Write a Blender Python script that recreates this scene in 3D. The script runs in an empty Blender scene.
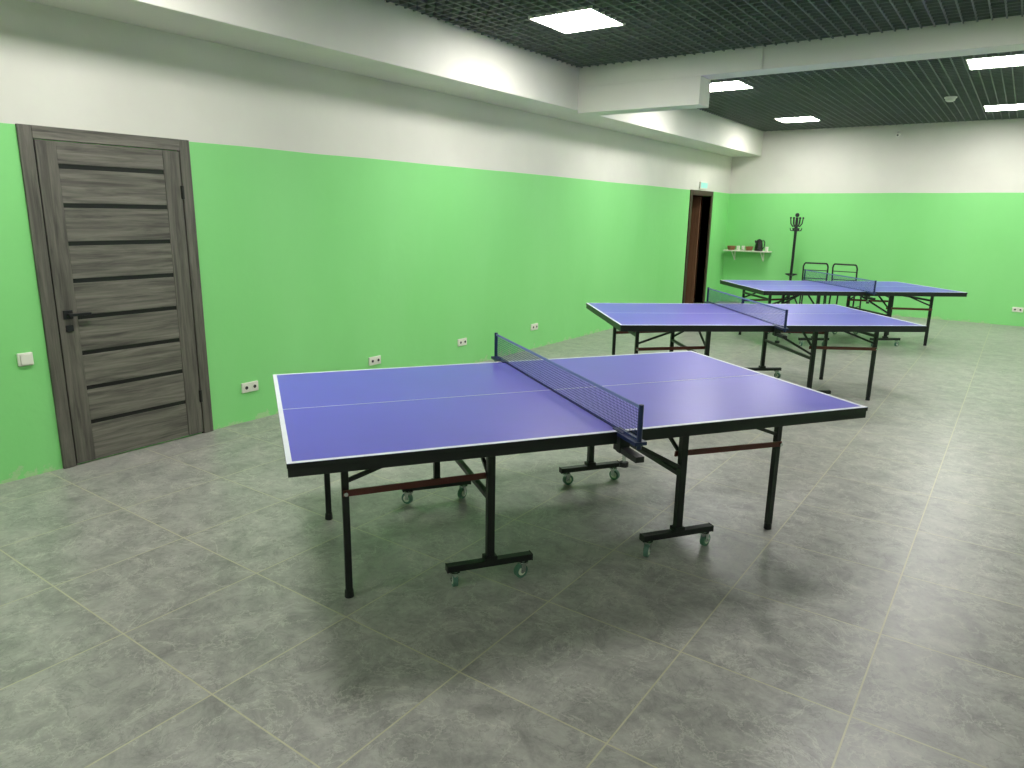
import bpy, bmesh, math, random
from mathutils import Vector, Matrix
random.seed(3)
scene = bpy.context.scene
COL = scene.collection

# ---------------------------------------------------------------- materials
def srgb(r, g, b):
    f = lambda c: (c/255/12.92) if c/255 <= .04045 else ((c/255+.055)/1.055)**2.4
    return (f(r), f(g), f(b), 1)

def mat(name, col, rough=.5, metal=0.0, noise=0.0, nscale=20, bump=0.0, spec=.5, stretch=(1, 1, 1), emit=0):
    m = bpy.data.materials.new(name); m.use_nodes = True
    nt = m.node_tree; N = nt.nodes; Lk = nt.links
    b = N['Principled BSDF']
    b.inputs['Roughness'].default_value = rough
    b.inputs['Metallic'].default_value = metal
    b.inputs['Specular IOR Level'].default_value = spec
    b.inputs['Base Color'].default_value = col
    tc = N.new('ShaderNodeTexCoord'); mp = N.new('ShaderNodeMapping')
    mp.inputs['Scale'].default_value = stretch
    Lk.new(tc.outputs['Object'], mp.inputs['Vector'])
    nz = N.new('ShaderNodeTexNoise'); nz.inputs['Scale'].default_value = nscale; nz.inputs['Detail'].default_value = 6
    Lk.new(mp.outputs[0], nz.inputs['Vector'])
    cr = N.new('ShaderNodeValToRGB')
    k = noise
    cr.color_ramp.elements[0].position = .3; cr.color_ramp.elements[1].position = .7
    cr.color_ramp.elements[0].color = tuple(c*(1-k) for c in col[:3])+(1,)
    cr.color_ramp.elements[1].color = tuple(min(1, c*(1+k)) for c in col[:3])+(1,)
    Lk.new(nz.outputs['Fac'], cr.inputs[0]); Lk.new(cr.outputs[0], b.inputs['Base Color'])
    if bump:
        bp = N.new('ShaderNodeBump'); bp.inputs['Strength'].default_value = bump; bp.inputs['Distance'].default_value = .01
        Lk.new(nz.outputs['Fac'], bp.inputs['Height']); Lk.new(bp.outputs[0], b.inputs['Normal'])
    if emit:
        b.inputs['Emission Color'].default_value = col; b.inputs['Emission Strength'].default_value = emit
    return m

def wall_mat():
    m = bpy.data.materials.new('two_tone_wall_paint'); m.use_nodes = True
    nt = m.node_tree; N = nt.nodes; Lk = nt.links; b = N['Principled BSDF']
    b.inputs['Roughness'].default_value = .5
    b.inputs['Specular IOR Level'].default_value = .35
    g = N.new('ShaderNodeNewGeometry'); sx = N.new('ShaderNodeSeparateXYZ'); Lk.new(g.outputs['Position'], sx.inputs[0])
    # slightly wavy paint edge
    n1 = N.new('ShaderNodeTexNoise'); n1.inputs['Scale'].default_value = .8; n1.inputs['Detail'].default_value = 1; Lk.new(g.outputs['Position'], n1.inputs['Vector'])
    ma = N.new('ShaderNodeMath'); ma.operation = 'MULTIPLY_ADD'; ma.inputs[1].default_value = .02; Lk.new(n1.outputs['Fac'], ma.inputs[0]); Lk.new(sx.outputs['Z'], ma.inputs[2])
    gt = N.new('ShaderNodeMath'); gt.operation = 'GREATER_THAN'; gt.inputs[1].default_value = 2.127; Lk.new(ma.outputs[0], gt.inputs[0])
    # green with faint roller patches
    mp = N.new('ShaderNodeMapping'); mp.inputs['Scale'].default_value = (1.3, 1.3, .5); Lk.new(g.outputs['Position'], mp.inputs['Vector'])
    n2 = N.new('ShaderNodeTexNoise'); n2.inputs['Scale'].default_value = 1.0; n2.inputs['Detail'].default_value = 4; Lk.new(mp.outputs[0], n2.inputs['Vector'])
    cg = N.new('ShaderNodeValToRGB'); cg.color_ramp.elements[0].position = .25; cg.color_ramp.elements[1].position = .8
    cg.color_ramp.elements[0].color = (.245, .69, .22, 1); cg.color_ramp.elements[1].color = (.285, .73, .26, 1)
    Lk.new(n2.outputs['Fac'], cg.inputs[0])
    # chipped paint along the skirting
    nc = N.new('ShaderNodeTexNoise'); nc.inputs['Scale'].default_value = 6; nc.inputs['Detail'].default_value = 8; nc.inputs['Roughness'].default_value = .7; Lk.new(g.outputs['Position'], nc.inputs['Vector'])
    zc = N.new('ShaderNodeMath'); zc.operation = 'MULTIPLY_ADD'; zc.inputs[1].default_value = -1.9; zc.inputs[2].default_value = 0; Lk.new(sx.outputs['Z'], zc.inputs[0])
    ac = N.new('ShaderNodeMath'); ac.operation = 'ADD'; Lk.new(nc.outputs['Fac'], ac.inputs[0]); Lk.new(zc.outputs[0], ac.inputs[1])
    gc = N.new('ShaderNodeMapRange'); gc.inputs['From Min'].default_value = .47; gc.inputs['From Max'].default_value = .51; gc.inputs['To Max'].default_value = .55; Lk.new(ac.outputs[0], gc.inputs['Value'])
    mc = N.new('ShaderNodeMix'); mc.data_type = 'RGBA'; Lk.new(gc.outputs[0], mc.inputs['Factor']); Lk.new(cg.outputs[0], mc.inputs['A']); mc.inputs['B'].default_value = srgb(190, 205, 165)
    n3 = N.new('ShaderNodeTexNoise'); n3.inputs['Scale'].default_value = 1.5; n3.inputs['Detail'].default_value = 6; Lk.new(g.outputs['Position'], n3.inputs['Vector'])
    cw = N.new('ShaderNodeValToRGB'); cw.color_ramp.elements[0].position = .3; cw.color_ramp.elements[1].position = .7
    cw.color_ramp.elements[0].color = srgb(216, 214, 204); cw.color_ramp.elements[1].color = srgb(224, 222, 212)
    Lk.new(n3.outputs['Fac'], cw.inputs[0])
    mx = N.new('ShaderNodeMix'); mx.data_type = 'RGBA'; Lk.new(gt.outputs[0], mx.inputs['Factor']); Lk.new(mc.outputs['Result'], mx.inputs['A']); Lk.new(cw.outputs[0], mx.inputs['B'])
    Lk.new(mx.outputs['Result'], b.inputs['Base Color'])
    n4 = N.new('ShaderNodeTexNoise'); n4.inputs['Scale'].default_value = 9; n4.inputs['Detail'].default_value = 8; Lk.new(g.outputs['Position'], n4.inputs['Vector'])
    bp = N.new('ShaderNodeBump'); bp.inputs['Strength'].default_value = .25; bp.inputs['Distance'].default_value = .01
    Lk.new(n4.outputs['Fac'], bp.inputs['Height']); Lk.new(bp.outputs[0], b.inputs['Normal'])
    return m

def floor_mat():
    m = bpy.data.materials.new('stone_floor_tiles'); m.use_nodes = True
    nt = m.node_tree; N = nt.nodes; Lk = nt.links; b = N['Principled BSDF']
    tc = N.new('ShaderNodeNewGeometry')
    mp = N.new('ShaderNodeMapping'); mp.inputs['Location'].default_value = (-3.405+.615*20, -1.17+.615*20, 0); Lk.new(tc.outputs['Position'], mp.inputs['Vector'])
    br = N.new('ShaderNodeTexBrick'); br.offset = 0; br.squash = 1
    br.inputs['Scale'].default_value = 1; br.inputs['Brick Width'].default_value = .615; br.inputs['Row Height'].default_value = .615
    br.inputs['Mortar Size'].default_value = .0035; br.inputs['Mortar Smooth'].default_value = .3; br.inputs['Bias'].default_value = 0
    br.inputs['Color1'].default_value = (0, 0, 0, 1); br.inputs['Color2'].default_value = (1, 1, 1, 1); br.inputs['Mortar'].default_value = (.5, .5, .5, 1)
    Lk.new(mp.outputs[0], br.inputs['Vector'])
    # offset the stone pattern per tile
    vs = N.new('ShaderNodeVectorMath'); vs.operation = 'SCALE'; vs.inputs['Scale'].default_value = 7; Lk.new(br.outputs['Color'], vs.inputs[0])
    va = N.new('ShaderNodeVectorMath'); va.operation = 'ADD'; Lk.new(tc.outputs['Position'], va.inputs[0]); Lk.new(vs.outputs[0], va.inputs[1])
    n1 = N.new('ShaderNodeTexNoise'); n1.inputs['Scale'].default_value = 6.5; n1.inputs['Detail'].default_value = 12; n1.inputs['Roughness'].default_value = .78; n1.inputs['Distortion'].default_value = .4
    Lk.new(va.outputs[0], n1.inputs['Vector'])
    c1 = N.new('ShaderNodeValToRGB'); e = c1.color_ramp.elements
    e[0].position = .3; e[0].color = srgb(114, 114, 110); e[1].position = .7; e[1].color = srgb(178, 176, 168)
    Lk.new(n1.outputs['Fac'], c1.inputs[0])
    # light veins, and fine dark ones
    def vein(scale, width, amt, off):
        n2 = N.new('ShaderNodeTexNoise'); n2.inputs['Scale'].default_value = scale; n2.inputs['Detail'].default_value = 10; n2.inputs['Roughness'].default_value = .64; n2.inputs['Distortion'].default_value = .5
        o = N.new('ShaderNodeVectorMath'); o.operation = 'ADD'; o.inputs[1].default_value = (off, off*2, 0); Lk.new(va.outputs[0], o.inputs[0]); Lk.new(o.outputs[0], n2.inputs['Vector'])
        s = N.new('ShaderNodeMath'); s.operation = 'SUBTRACT'; s.inputs[1].default_value = .5; Lk.new(n2.outputs['Fac'], s.inputs[0])
        a = N.new('ShaderNodeMath'); a.operation = 'ABSOLUTE'; Lk.new(s.outputs[0], a.inputs[0])
        c2 = N.new('ShaderNodeValToRGB'); e = c2.color_ramp.elements; e[0].position = 0; e[0].color = (amt, amt, amt, 1); e[1].position = width; e[1].color = (0, 0, 0, 1)
        Lk.new(a.outputs[0], c2.inputs[0]); return c2
    v1 = vein(3.4, .011, .36, 0); v2 = vein(5.5, .012, .4, 13)
    m0 = N.new('ShaderNodeMix'); m0.data_type = 'RGBA'; Lk.new(v2.outputs[0], m0.inputs['Factor']); Lk.new(c1.outputs[0], m0.inputs['A']); m0.inputs['B'].default_value = srgb(92, 94, 90)
    m1 = N.new('ShaderNodeMix'); m1.data_type = 'RGBA'; Lk.new(v1.outputs[0], m1.inputs['Factor']); Lk.new(m0.outputs['Result'], m1.inputs['A']); m1.inputs['B'].default_value = srgb(206, 204, 190)
    m2 = N.new('ShaderNodeMix'); m2.data_type = 'RGBA'; fm = N.new('ShaderNodeMath'); fm.operation = 'MULTIPLY'; fm.inputs[1].default_value = .6
    Lk.new(br.outputs['Fac'], fm.inputs[0]); Lk.new(fm.outputs[0], m2.inputs['Factor']); Lk.new(m1.outputs['Result'], m2.inputs['A']); m2.inputs['B'].default_value = srgb(196, 190, 148)
    Lk.new(m2.outputs['Result'], b.inputs['Base Color'])
    rr = N.new('ShaderNodeMapRange'); rr.inputs['To Min'].default_value = .24; rr.inputs['To Max'].default_value = .46; Lk.new(n1.outputs['Fac'], rr.inputs['Value']); Lk.new(rr.outputs[0], b.inputs['Roughness'])
    bp = N.new('ShaderNodeBump'); bp.inputs['Strength'].default_value = .15; bp.inputs['Distance'].default_value = .004; Lk.new(n1.outputs['Fac'], bp.inputs['Height']); Lk.new(bp.outputs[0], b.inputs['Normal'])
    return m

def wood_mat(name, dark, light, axis):
    m = bpy.data.materials.new(name); m.use_nodes = True
    nt = m.node_tree; N = nt.nodes; Lk = nt.links; b = N['Principled BSDF']; b.inputs['Roughness'].default_value = .5
    tc = N.new('ShaderNodeTexCoord'); mp = N.new('ShaderNodeMapping')
    sc = [26, 26, 26]; sc[axis] = 1.6; mp.inputs['Scale'].default_value = sc
    Lk.new(tc.outputs['Object'], mp.inputs['Vector'])
    nz = N.new('ShaderNodeTexNoise'); nz.inputs['Scale'].default_value = 1.3; nz.inputs['Detail'].default_value = 8; nz.inputs['Roughness'].default_value = .65; nz.inputs['Distortion'].default_value = .5
    Lk.new(mp.outputs[0], nz.inputs['Vector'])
    cr = N.new('ShaderNodeValToRGB'); cr.color_ramp.elements[0].position = .32; cr.color_ramp.elements[1].position = .68
    cr.color_ramp.elements[0].color = dark; cr.color_ramp.elements[1].color = light
    Lk.new(nz.outputs['Fac'], cr.inputs[0]); Lk.new(cr.outputs[0], b.inputs['Base Color'])
    bp = N.new('ShaderNodeBump'); bp.inputs['Strength'].default_value = .2; bp.inputs['Distance'].default_value = .003; Lk.new(nz.outputs['Fac'], bp.inputs['Height']); Lk.new(bp.outputs[0], b.inputs['Normal'])
    return m

M_wall = wall_mat(); M_floor = floor_mat()
M_white = mat('white_ceiling_paint', srgb(224, 222, 212), .6, noise=.04, nscale=2, bump=.1)
M_slat = mat('dark_ceiling_slats', srgb(104, 112, 106), .5, noise=.1, nscale=5)
M_void = mat('dark_plenum', srgb(34, 38, 37), .9, noise=.2, nscale=3)
M_blue = mat('blue_table_top', srgb(99, 88, 198), .34, noise=.03, nscale=3, spec=.5)
M_line = mat('white_line_paint', srgb(225, 228, 235), .5, noise=.03)
M_black = mat('black_powder_coat', srgb(20, 21, 24), .42, noise=.1, nscale=40)
M_red = mat('red_brown_steel', srgb(104, 40, 38), .4, noise=.1, nscale=15)
M_chrome = mat('chrome', srgb(200, 205, 205), .25, metal=1, noise=.05)
M_rubber = mat('grey_green_rubber', srgb(84, 120, 108), .4, noise=.1)
M_net = mat('navy_net_cord', srgb(38, 50, 104), .8, noise=.1)
M_tape = mat('net_tape', srgb(108, 122, 170), .7, noise=.05)
M_post = mat('navy_post_plastic', srgb(24, 34, 78), .35, noise=.05)
M_doorH = wood_mat('grey_oak_horizontal', srgb(66, 64, 58), srgb(126, 122, 112), 1)
M_doorV = wood_mat('grey_oak_vertical', srgb(62, 60, 54), srgb(112, 108, 99), 2)
M_glass = mat('black_glass_strip', srgb(12, 12, 12), .4, noise=.1)
M_brown = wood_mat('brown_wood', srgb(42, 26, 20), srgb(70, 44, 32), 2)
M_tan = wood_mat('tan_wood', srgb(104, 72, 50), srgb(140, 100, 72), 2)
M_plast = mat('white_plastic', srgb(228, 228, 215), .35, noise=.02)
M_dark = mat('dark_socket', srgb(30, 30, 30), .6, noise=.1)
M_led = mat('led_diffuser', (1, .98, .955, 1), .5, noise=0, emit=54)
M_sign = mat('exit_sign_face', srgb(150, 215, 205), .5, noise=.05, emit=.3)
M_ply = mat('shelf_board', srgb(214, 214, 198), .5, noise=.06)
M_wicker = mat('wicker', srgb(150, 105, 70), .7, noise=.3, nscale=60)
M_kettle = mat('black_kettle_plastic', srgb(26, 22, 22), .25, noise=.1)
M_cush = mat('black_vinyl', srgb(22, 22, 24), .5, noise=.1)

# ---------------------------------------------------------------- mesh builder
class MB:
    def __init__(s): s.bm = bmesh.new(); s.mats = []
    def mi(s, m):
        if m not in s.mats: s.mats.append(m)
        return s.mats.index(m)
    def _tag(s, verts, m):
        i = s.mi(m)
        for f in {f for v in verts for f in v.link_faces}: f.material_index = i
    def box(s, c, size, m, rot=None):
        M = Matrix.Translation(c) @ (rot.to_4x4() if rot else Matrix()) @ Matrix.Diagonal((*size, 1))
        r = bmesh.ops.create_cube(s.bm, size=1, matrix=M); s._tag(r['verts'], m)
    def bx(s, x0, x1, y0, y1, z0, z1, m): s.box(((x0+x1)/2, (y0+y1)/2, (z0+z1)/2), (abs(x1-x0), abs(y1-y0), abs(z1-z0)), m)
    def bar(s, p, q, w, h, m):
        p, q = Vector(p), Vector(q); d = q-p
        R = d.to_track_quat('Z', 'Y').to_matrix()
        s.box((p+q)/2, (w, h, d.length), m, R)
    def cyl(s, p, q, r, m, r2=None, seg=16):
        p, q = Vector(p), Vector(q); d = q-p
        M = Matrix.Translation((p+q)/2) @ d.to_track_quat('Z', 'Y').to_matrix().to_4x4()
        o = bmesh.ops.create_cone(s.bm, cap_ends=True, segments=seg, radius1=r, radius2=r if r2 is None else r2, depth=d.length, matrix=M)
        s._tag(o['verts'], m)
    def path(s, pts, r, m, seg=8):
        for a, b in zip(pts, pts[1:]): s.cyl(a, b, r, m, seg=seg)
        for a in pts[1:-1]: s.sph(a, r, m)
    def sph(s, c, r, m, sc=(1, 1, 1)):
        o = bmesh.ops.create_uvsphere(s.bm, u_segments=12, v_segments=8, radius=r, matrix=Matrix.Translation(c) @ Matrix.Diagonal((*sc, 1))); s._tag(o['verts'], m)
    def lathe(s, c, prof, m, seg=24):
        c = Vector(c); rings = []
        for r, z in prof: rings.append([s.bm.verts.new(c+Vector((r*math.cos(2*math.pi*i/seg), r*math.sin(2*math.pi*i/seg), z))) for i in range(seg)])
        k = s.mi(m)
        for A, B in zip(rings, rings[1:]):
            for i in range(seg):
                f = s.bm.faces.new((A[i], A[(i+1) % seg], B[(i+1) % seg], B[i])); f.material_index = k
        for rg in (rings[0][::-1], rings[-1]):
            f = s.bm.faces.new(rg); f.material_index = k
    def mesh(s, name):
        me = bpy.data.meshes.new(name); s.bm.to_mesh(me); s.bm.free()
        for m in s.mats: me.materials.append(m)
        return me
def obj(name, mb, parent=None, bevel=0, smooth=False):
    me = mb if isinstance(mb, bpy.types.Mesh) else mb.mesh(name)
    o = bpy.data.objects.new(name, me); COL.objects.link(o)
    if parent: o.parent = parent
    if bevel:
        b = o.modifiers.new('b', 'BEVEL'); b.width = bevel; b.segments = 2; b.limit_method = 'ANGLE'
    if smooth:
        for p in me.polygons: p.use_smooth = True
        me.set_sharp_from_angle(angle=math.radians(40))
    return o
def empty(name, loc=(0, 0, 0), rz=0):
    e = bpy.data.objects.new(name, None); COL.objects.link(e); e.location = loc; e.rotation_euler = (0, 0, rz); e.empty_display_size = .2
    return e

# ---------------------------------------------------------------- room
L = 14.23; W = 8.9; Y0 = -3.0; H = 3.24; HT = 3.55; BZ = 2.80; BW = .56
b = MB(); b.bx(-1.9, W+.15, Y0-.15, L+.15, -.12, 0, M_floor); obj('floor', b)
b = MB()
b.bx(-.15, 0, Y0, 12.30, 0, HT, M_wall); b.bx(-.15, 0, 13.22, L, 0, HT, M_wall); b.bx(-.15, 0, 12.30, 13.22, 2.04, HT, M_wall)
obj('wall_left', b)
b = MB(); b.bx(-.15, W+.15, L, L+.15, 0, HT, M_wall); obj('wall_far', b)
b = MB(); b.bx(W, W+.15, Y0, L, 0, HT, M_wall); obj('wall_right', b)
b = MB(); b.bx(-.15, W+.15, Y0-.15, Y0, 0, HT, M_wall); obj('wall_near', b)
b = MB(); b.bx(-.15, W+.15, Y0-.15, L+.15, HT, HT+.1, M_void); obj('ceiling', b)
b = MB(); b.bx(0, BW, Y0, L, BZ, HT, M_white); obj('ceiling_bulkhead', b, bevel=.006)
b = MB(); b.bx(BW, W, 7.32, 7.60, 3.04, HT, M_white); b.bx(BW, 1.98, 7.32, 7.60, BZ-.03, 3.04, M_white)
b.cyl((2.58, 7.305, 3.04), (2.58, 7.305, 3.24), .012, M_white)
obj('ceiling_beam', b, bevel=.004)
# open cell ceiling
panels = [(x, y) for x in (1.53, 4.42, 7.3) for y in (-1.6, 2.0, 5.62, 9.2, 12.78) if not (y == 2.0 and x > 2) and not (x > 7 and y < 0)]
b = MB(); p = .1
def spans(lo, hi, cuts):
    out = []; s = lo
    for c in sorted(cuts):
        if c[0] > s: out.append((s, min(c[0], hi)))
        s = max(s, c[1])
    if s < hi: out.append((s, hi))
    return out
x = BW+.04
while x < W:
    cuts = [(7.32, 7.60)]+[(py-.3, py+.3) for px, py in panels if abs(px-x) < .3]
    for a0, a1 in spans(Y0, L, cuts): b.bx(x-.006, x+.006, a0, a1, H, H+.05, M_slat)
    x += p
y = Y0+.05
while y < L:
    if not 7.32 < y < 7.60:
        for a0, a1 in spans(BW, W, [(px-.3, px+.3) for px, py in panels if abs(py-y) < .3]): b.bx(a0, a1, y-.006, y+.006, H, H+.05, M_slat)
    y += p
obj('ceiling_grid', b)
for px, py in panels:
    b = MB(); b.bx(px-.285, px+.285, py-.285, py+.285, H+.004, H+.03, M_led)
    for s in (-1, 1):
        b.bx(px+s*.285, px+s*.3, py-.3, py+.3, H, H+.05, M_plast); b.bx(px-.285, px+.285, py+s*.285, py+s*.3, H, H+.05, M_plast)
    obj('led_ceiling_panel', b)

# corridor behind open doorway
b = MB()
b.bx(-1.9, -1.8, 11.8, L+.15, 0, 2.7, M_tan); b.bx(-1.9, -.15, 11.7, 11.8, 0, 2.7, M_tan); b.bx(-1.9, -.15, L+.05, L+.15, 0, 2.7, M_tan); b.bx(-1.9, -.15, 11.7, L+.15, 2.7, 2.8, M_tan)
obj('wall_corridor', b)
e = empty('door_2', (0, 0, 0))
b = MB(); b.bx(-.16, .02, 12.21, 12.30, 0, 2.12, M_brown); b.bx(-.16, .02, 13.22, 13.31, 0, 2.12, M_brown); b.bx(-.16, .02, 12.30, 13.22, 2.035, 2.12, M_brown)
obj('frame', b, e, .004)
b = MB(); b.bx(-1.03, -.17, 13.17, 13.21, .01, 2.02, M_tan); b.bx(-.99, -.93, 13.13, 13.17, .97, 1.03, M_black); b.bx(-.98, -.83, 13.12, 13.14, .99, 1.01, M_black)
obj('leaf', b, e, .003)

# door 1
e = empty('door_1')
b = MB()
ya, yb, zt = 1.87, 2.93, 2.12
b.bx(0, .022, ya, ya+.075, 0, zt, M_doorV); b.bx(0, .022, yb-.075, yb, 0, zt, M_doorV); b.bx(0, .022, ya+.075, yb-.075, zt-.075, zt, M_doorH)
b.bx(0, .012, ya+.075, ya+.085, 0, zt-.075, M_glass); b.bx(0, .012, yb-.085, yb-.075, 0, zt-.075, M_glass)
obj('frame', b, e, .003)
b = MB(); la, lb = ya+.083, yb-.083; z0, z1 = .012, zt-.08
b.bx(0.001, .010, la, lb, z0, z1, M_glass)
b.bx(0, .02, la, la+.115, z0, z1, M_doorV); b.bx(0, .02, lb-.115, lb, z0, z1, M_doorV)
st = [1.895-.232*i for i in range(8)]
edges = [z1]+[v for z in st for v in (z+.014, z-.014)]+[z0]
for i in range(0, len(edges), 2): b.bx(0, .017, la+.115, lb-.115, edges[i+1], edges[i], M_doorH)
obj('leaf', b, e, .0025)
b = MB(); b.bx(.02, .03, la+.03, la+.085, .965, 1.02, M_black); b.cyl((.03, la+.057, .992), (.06, la+.057, .992), .011, M_black); b.bx(.052, .068, la+.045, la+.18, .983, 1.001, M_black)
b.bx(.02, .028, la+.035, la+.08, .885, .925, M_black)
b.bx(.02, .035, lb-.01, lb+.008, .25, .34, M_glass); b.bx(.02, .035, lb-.01, lb+.008, 1.72, 1.81, M_glass)
obj('handle', b, e, .002)

# switch, outlets
def outlet(name, pos, normal, sw=False):
    e = empty(name, pos, 0 if normal == 'x' else -math.pi/2)
    b = MB(); w = .042 if sw else .075
    b.box((.008, 0, 0), (.016 if not sw else .02, w*2, .08), M_plast); obj('plate', b, e, .006)
    b = MB()
    if sw: b.box((.02, 0, 0), (.01, .06, .06), M_plast)
    else:
        for s in (-1, 1):
            b.cyl((.017, s*.037, 0), (.020, s*.037, 0), .024, M_plast); b.cyl((.0195, s*.037, 0), (.021, s*.037, 0), .014, M_dark)
    obj('face', b, e, .001)
outlet('light_switch', (0, 1.745, .745), 'x', True)
for yy in (3.28, 4.64, 5.95, 7.38): outlet('wall_outlet', (0, yy, .28), 'x')
outlet('wall_outlet', (4.95, L, .27), 'y')

# exit sign
b = MB(); b.bx(0, .03, 12.6, 12.95, 2.15, 2.27, M_plast); b.bx(.03, .034, 12.62, 12.93, 2.165, 2.255, M_sign); obj('exit_sign', b, bevel=.003)
# smoke detector / motion camera
b = MB(); b.lathe((3.81, 11.37, H-.06), [(.03, 0), (.055, .012), (.06, .035), (.075, .045), (.075, .06)], M_plast); obj('smoke_detector', b, smooth=True)
e = empty('security_camera', (2.86, L, 3.1))
b = MB(); b.cyl((0, 0, .02), (0, -.03, .02), .04, M_plast); b.cyl((0, -.03, .02), (0, -.08, 0), .015, M_plast); b.cyl((0, -.05, .01), (0, -.17, -.04), .035, M_plast); b.cyl((0, -.168, -.039), (0, -.176, -.042), .015, M_dark); obj('body', b, e, smooth=True)

# ---------------------------------------------------------------- table tennis tables
def build_parts():
    P = []
    hx, hy, T = 1.37, .7625, .76
    for s, nm in ((-1, 'playing_surface_left'), (1, 'playing_surface_right')):
        b = MB(); x0, x1 = (-hx, -.004) if s < 0 else (.004, hx)
        b.bx(x0, x1, -hy, hy, T-.018, T-.001, M_black); b.bx(x0+.0005, x1-.0005, -hy+.0005, hy-.0005, T-.001, T, M_blue); P.append((nm, b, 0))
        b = MB(); z0, z1 = T+.0002, T+.0012
        b.bx(x0, x1, -hy, -hy+.02, z0, z1, M_line); b.bx(x0, x1, hy-.02, hy, z0, z1, M_line)
        xe = x0 if s < 0 else x1
        b.bx(xe, xe-s*.02, -hy+.02, hy-.02, z0, z1, M_line)
        b.bx(x0 if s > 0 else x0+.02, x1-.02 if s > 0 else x1, -.002, .002, z0, z1, M_line)
        P.append(('lines_'+nm.split('_')[-1], b, 0))
        b = MB(); za, zb = T-.055, T-.018
        xi, xo = s*.012, s*(hx-.003)
        b.bx(min(xi, xo), max(xi, xo), -hy+.003, -hy+.028, za, zb, M_black); b.bx(min(xi, xo), max(xi, xo), hy-.028, hy-.003, za, zb, M_black)
        for xx in (s*(hx-.016), s*.025, s*.69): b.bx(xx-.0125, xx+.0125, -hy+.028, hy-.028, za, zb, M_black)
        P.append(('apron_'+nm.split('_')[-1], b, .002))
        # legs
        b = MB()
        for t in (-1, 1):
            lx, ly = s*1.13, t*.43
            b.bx(lx-.015, lx+.015, ly-.015, ly+.015, .03, T-.055, M_black)
            b.cyl((lx, ly, 0), (lx, ly, .035), .021, M_black, .019)
            wx, wy = s*.5, t*.5
            b.bx(wx-.0175, wx+.0175, wy-.0175, wy+.0175, .1, T-.04, M_black)
            b.bx(wx-.2, wx+.2, wy-.02, wy+.02, .085, .115, M_black)
            b.bx(wx-.03, wx+.03, wy-.024, wy+.024, .112, .135, M_black)
            for sg in (-1, 1): b.bx(wx+sg*.2, wx+sg*.206, wy-.021, wy+.021, .083, .117, M_dark)
            # outer diagonal braces
            b.bar((s*.70, t*.46, T-.06), (lx, ly+t*.0, .54), .018, .018, M_black)
            b.bar((wx, wy, .50), (s*.5, t*.12, T-.05), .016, .016, M_black)
        b.bx(s*1.13-.0125, s*1.13+.0125, -.43, .43, .60, .625, M_black)
        b.bx(s*.5-.0125, s*.5+.0125, -.5, .5, .40, .425, M_black)
        P.append(('legs_'+nm.split('_')[-1], b, .002))
        b = MB()
        for t in (-1, 1):
            b.bar((s*1.14, t*.452, .495), (s*.47, t*.475, .515), .008, .028, M_red)
            for q in ((s*1.13, t*.46, .495), (s*.5, t*.48, .515)): b.cyl((q[0], q[1]-.008, q[2]), (q[0], q[1]+.012, q[2]), .009, M_chrome)
        P.append(('brace_'+nm.split('_')[-1], b, 0))
        b = MB()
        b.bar((s*.04, s*-.5, .70), (s*.5, s*-.5, .445), .03, .018, M_black)
        P.append(('link_'+nm.split('_')[-1], b, 0))
        # casters
        b = MB()
        for t in (-1, 1):
            for sg in (-1, 1):
                cx, cy = s*.5+sg*.165, t*.5
                a = random.uniform(0, 6.28); d = Vector((math.cos(a), math.sin(a), 0)); n = Vector((-d.y, d.x, 0))
                b.cyl((cx, cy, .055), (cx, cy, .086), .012, M_chrome); b.cyl((cx, cy, .070), (cx, cy, .078), .024, M_chrome)
                hub = Vector((cx, cy, .033))+d*.014
                b.cyl(hub-n*.011, hub+n*.011, .033, M_rubber, seg=24); b.cyl(hub-n*.0125, hub+n*.0125, .02, M_plast); b.cyl(hub-n*.0185, hub+n*.0185, .008, M_chrome)
                R = Matrix((d, n, Vector((0, 0, 1)))).transposed()
                for k in (-1, 1): b.box(hub+n*k*.0155-d*.006+Vector((0, 0, .018)), (.026, .003, .045), M_chrome, R)
                b.box(Vector((cx, cy, .072))+d*.004, (.038, .034, .004), M_chrome, R)
        P.append(('casters_'+nm.split('_')[-1], b, 0))
    # net
    b = MB(); ny = .905
    b.bx(-.003, .003, -ny, ny, T+.14, T+.1525, M_tape)
    b.bx(-.0015, .0015, -ny, ny, T+.004, T+.009, M_net)
    k = -ny
    while k < ny: b.bx(-.0005, .0005, k-.0007, k+.0007, T+.006, T+.142, M_net); k += .0125
    z = T+.017
    while z < T+.14: b.bx(-.0006, .0006, -ny, ny, z-.0007, z+.0007, M_net); z += .0125
    P.append(('net', b, 0))
    b = MB()
    for t in (-1, 1):
        b.cyl((0, t*.915, T-.03), (0, t*.915, T+.158), .0105, M_post)
        b.bx(-.028, .028, t*.775, t*.93, T-.012, T+.003, M_post)
        b.bx(-.02, .02, t*.735, t*.93, T-.085, T-.06, M_black)
        b.bx(-.024, .024, t*.768, t*.80, T-.085, T+.003, M_black)
        b.bx(-.02, .02, t*.72, t*.80, T+.0015, T+.006, M_post)
        b.cyl((0, t*.80, T-.13), (0, t*.80, T-.06), .008, M_chrome); b.cyl((0, t*.80, T-.145), (0, t*.80, T-.125), .02, M_black)
    P.append(('net_posts', b, .001))
    return [(n, x.mesh(n), bv) for n, x, bv in P]
PARTS = build_parts()
for (tx, ty, ta) in ((2.965, 3.0796, .9659), (2.7514, 6.8382, .7080), (2.8351, 10.6654, .7012)):
    e = empty('table_tennis_table', (tx, ty, 0), ta)
    for n, me, bv in PARTS: obj(n, me, e, bv)

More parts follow.
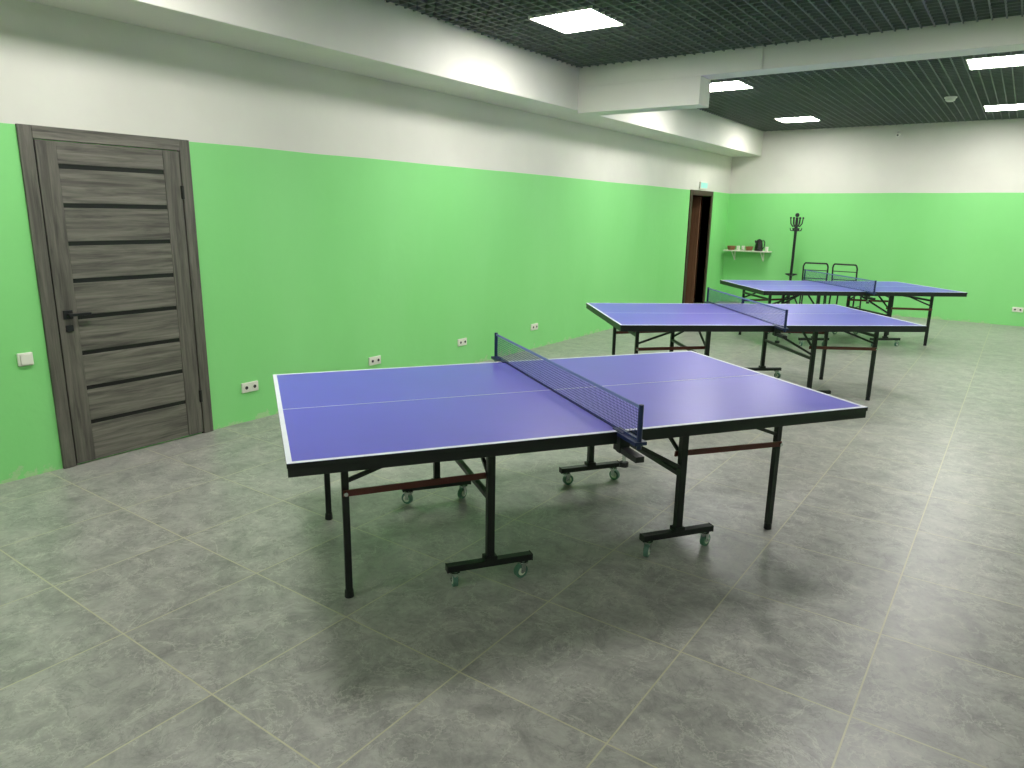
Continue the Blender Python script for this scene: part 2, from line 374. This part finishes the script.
# ---------------------------------------------------------------- shelf with things
SZ = 1.04
e = empty('wall_shelf')
b = MB(); b.bx(.07, .93, 13.97, L, SZ-.022, SZ, M_ply); obj('board', b, e, .002)
b = MB()
for xx in (.22, .78): b.bx(xx-.012, xx+.012, L-.012, L, SZ-.2, SZ-.022, M_plast); b.bar((xx, L-.01, SZ-.19), (xx, 14.02, SZ-.028), .018, .01, M_plast)
obj('brackets', b, e)
e = empty('electric_kettle', (.715, 14.09, SZ))
b = MB(); b.lathe((0, 0, 0), [(.075, 0), (.08, .02), (.078, .03), (.072, .1), (.056, .19), (.05, .2), (.03, .215), (.01, .225)], M_kettle); obj('body', b, e, smooth=True)
b = MB(); b.path([(.05, 0, .19), (.085, 0, .195), (.105, 0, .16), (.1, 0, .07), (.075, 0, .045)], .010, M_kettle); b.cyl((-.05, 0, .15), (-.08, 0, .195), .022, M_kettle, .012); obj('handle_and_spout', b, e, smooth=True)
for bx_, r in ((.18, .085), (.53, .075)):
    b = MB(); b.lathe((bx_, 14.1, SZ), [(r*.75, 0), (r, .075), (r*.93, .078), (r*.7, .012), (.01, .01)], M_wicker); obj('wicker_basket', b, smooth=True)
for cx, cy in ((.33, 14.05), (.40, 14.13), (.875, 14.06)):
    e = empty('coffee_mug', (cx, cy, SZ))
    b = MB(); b.lathe((0, 0, 0), [(.026, 0), (.03, .01), (.031, .085), (.028, .085), (.027, .012), (.005, .01)], M_plast); b.path([(0, -.03, .07), (0, -.05, .065), (0, -.05, .03), (0, -.03, .02)], .005, M_plast); obj('cup', b, e, smooth=True)

# coat rack
e = empty('coat_rack', (1.45, 13.75, 0))
b = MB(); b.cyl((0, 0, .12), (0, 0, 1.68), .024, M_black); b.sph((0, 0, 1.72), .038, M_black); b.sph((0, 0, 1.5), .03, M_black); b.sph((0, 0, .12), .035, M_black); obj('pole', b, e, smooth=True)
b = MB()
for i in range(6):
    a = i*math.pi/3+.3; c, s = math.cos(a), math.sin(a)
    b.path([(c*r, s*r, z) for r, z in ((.015, 1.54), (.06, 1.52), (.095, 1.57), (.105, 1.66))], .010, M_black); b.sph((c*.105, s*.105, 1.67), .017, M_black)
    b.path([(c*r, s*r, z) for r, z in ((.015, 1.5), (.06, 1.44), (.09, 1.45), (.1, 1.49))], .008, M_black)
obj('hooks', b, e, smooth=True)
b = MB()
for i in range(4):
    a = i*math.pi/2+.4; c, s = math.cos(a), math.sin(a)
    b.path([(c*r, s*r, z) for r, z in ((.0, .34), (.07, .30), (.16, .12), (.25, .02))], .013, M_black); b.sph((c*.25, s*.25, .016), .016, M_black)
    b.path([(c*r, s*r, z) for r, z in ((.0, .62), (.1, .66))], .007, M_black)
rg = [(.1*math.cos(i*math.pi/10), .1*math.sin(i*math.pi/10), .66) for i in range(21)]
b.path(rg, .008, M_black); obj('base_and_umbrella_ring', b, e, smooth=True)

# chairs
def chair(loc, rz):
    e = empty('metal_chair', loc, rz)
    b = MB(); r = .013
    for s in (-1, 1):
        b.path([(s*.2, -.2, 0), (s*.19, -.19, .44)], r, M_black)
        b.path([(s*.2, .24, 0), (s*.19, .2, .45), (s*.195, .255, .86), (s*.185, .262, .9)], r, M_black)
        b.path([(s*.19, -.19, .43), (s*.19, .2, .43)], r, M_black); b.path([(s*.195, -.195, .2), (s*.195, .22, .2)], .008, M_black)
    b.path([(-.185, .262, .9), (-.165, .265, .92), (.165, .265, .92), (.185, .262, .9)], r, M_black)
    for z in (.66, .80): b.bar((-.19, .222+.13*(z-.6), z), (.19, .222+.13*(z-.6), z), .03, .012, M_black)
    b.path([(-.19, -.19, .43), (.19, -.19, .43)], r, M_black); b.path([(-.19, .2, .43), (.19, .2, .43)], r, M_black)
    obj('frame', b, e, smooth=True)
    b = MB(); b.bx(-.2, .2, -.21, .2, .442, .485, M_cush); obj('seat', b, e, .015)
chair((1.98, 13.3, 0), math.pi+.15); chair((2.5, 13.35, 0), math.pi-.1)

# ---------------------------------------------------------------- world, camera
w = bpy.data.worlds.new('world'); scene.world = w; w.use_nodes = True
w.node_tree.nodes['Background'].inputs[0].default_value = (.5, .55, .5, 1); w.node_tree.nodes['Background'].inputs[1].default_value = .1
cam = bpy.data.cameras.new('camera'); co = bpy.data.objects.new('camera', cam); COL.objects.link(co)
R = Matrix.Rotation(.6140, 3, 'Z') @ Matrix.Rotation(math.pi/2-.2358, 3, 'X') @ Matrix.Rotation(.0170, 3, 'Z')
co.matrix_world = Matrix.Translation((4.8805, 0, 1.6585)) @ R.to_4x4()
cam.sensor_width = 36; cam.lens = 708.38/1024*36; cam.clip_start = .05
scene.camera = co
scene.view_settings.view_transform = 'Standard'
scene.view_settings.look = 'None'
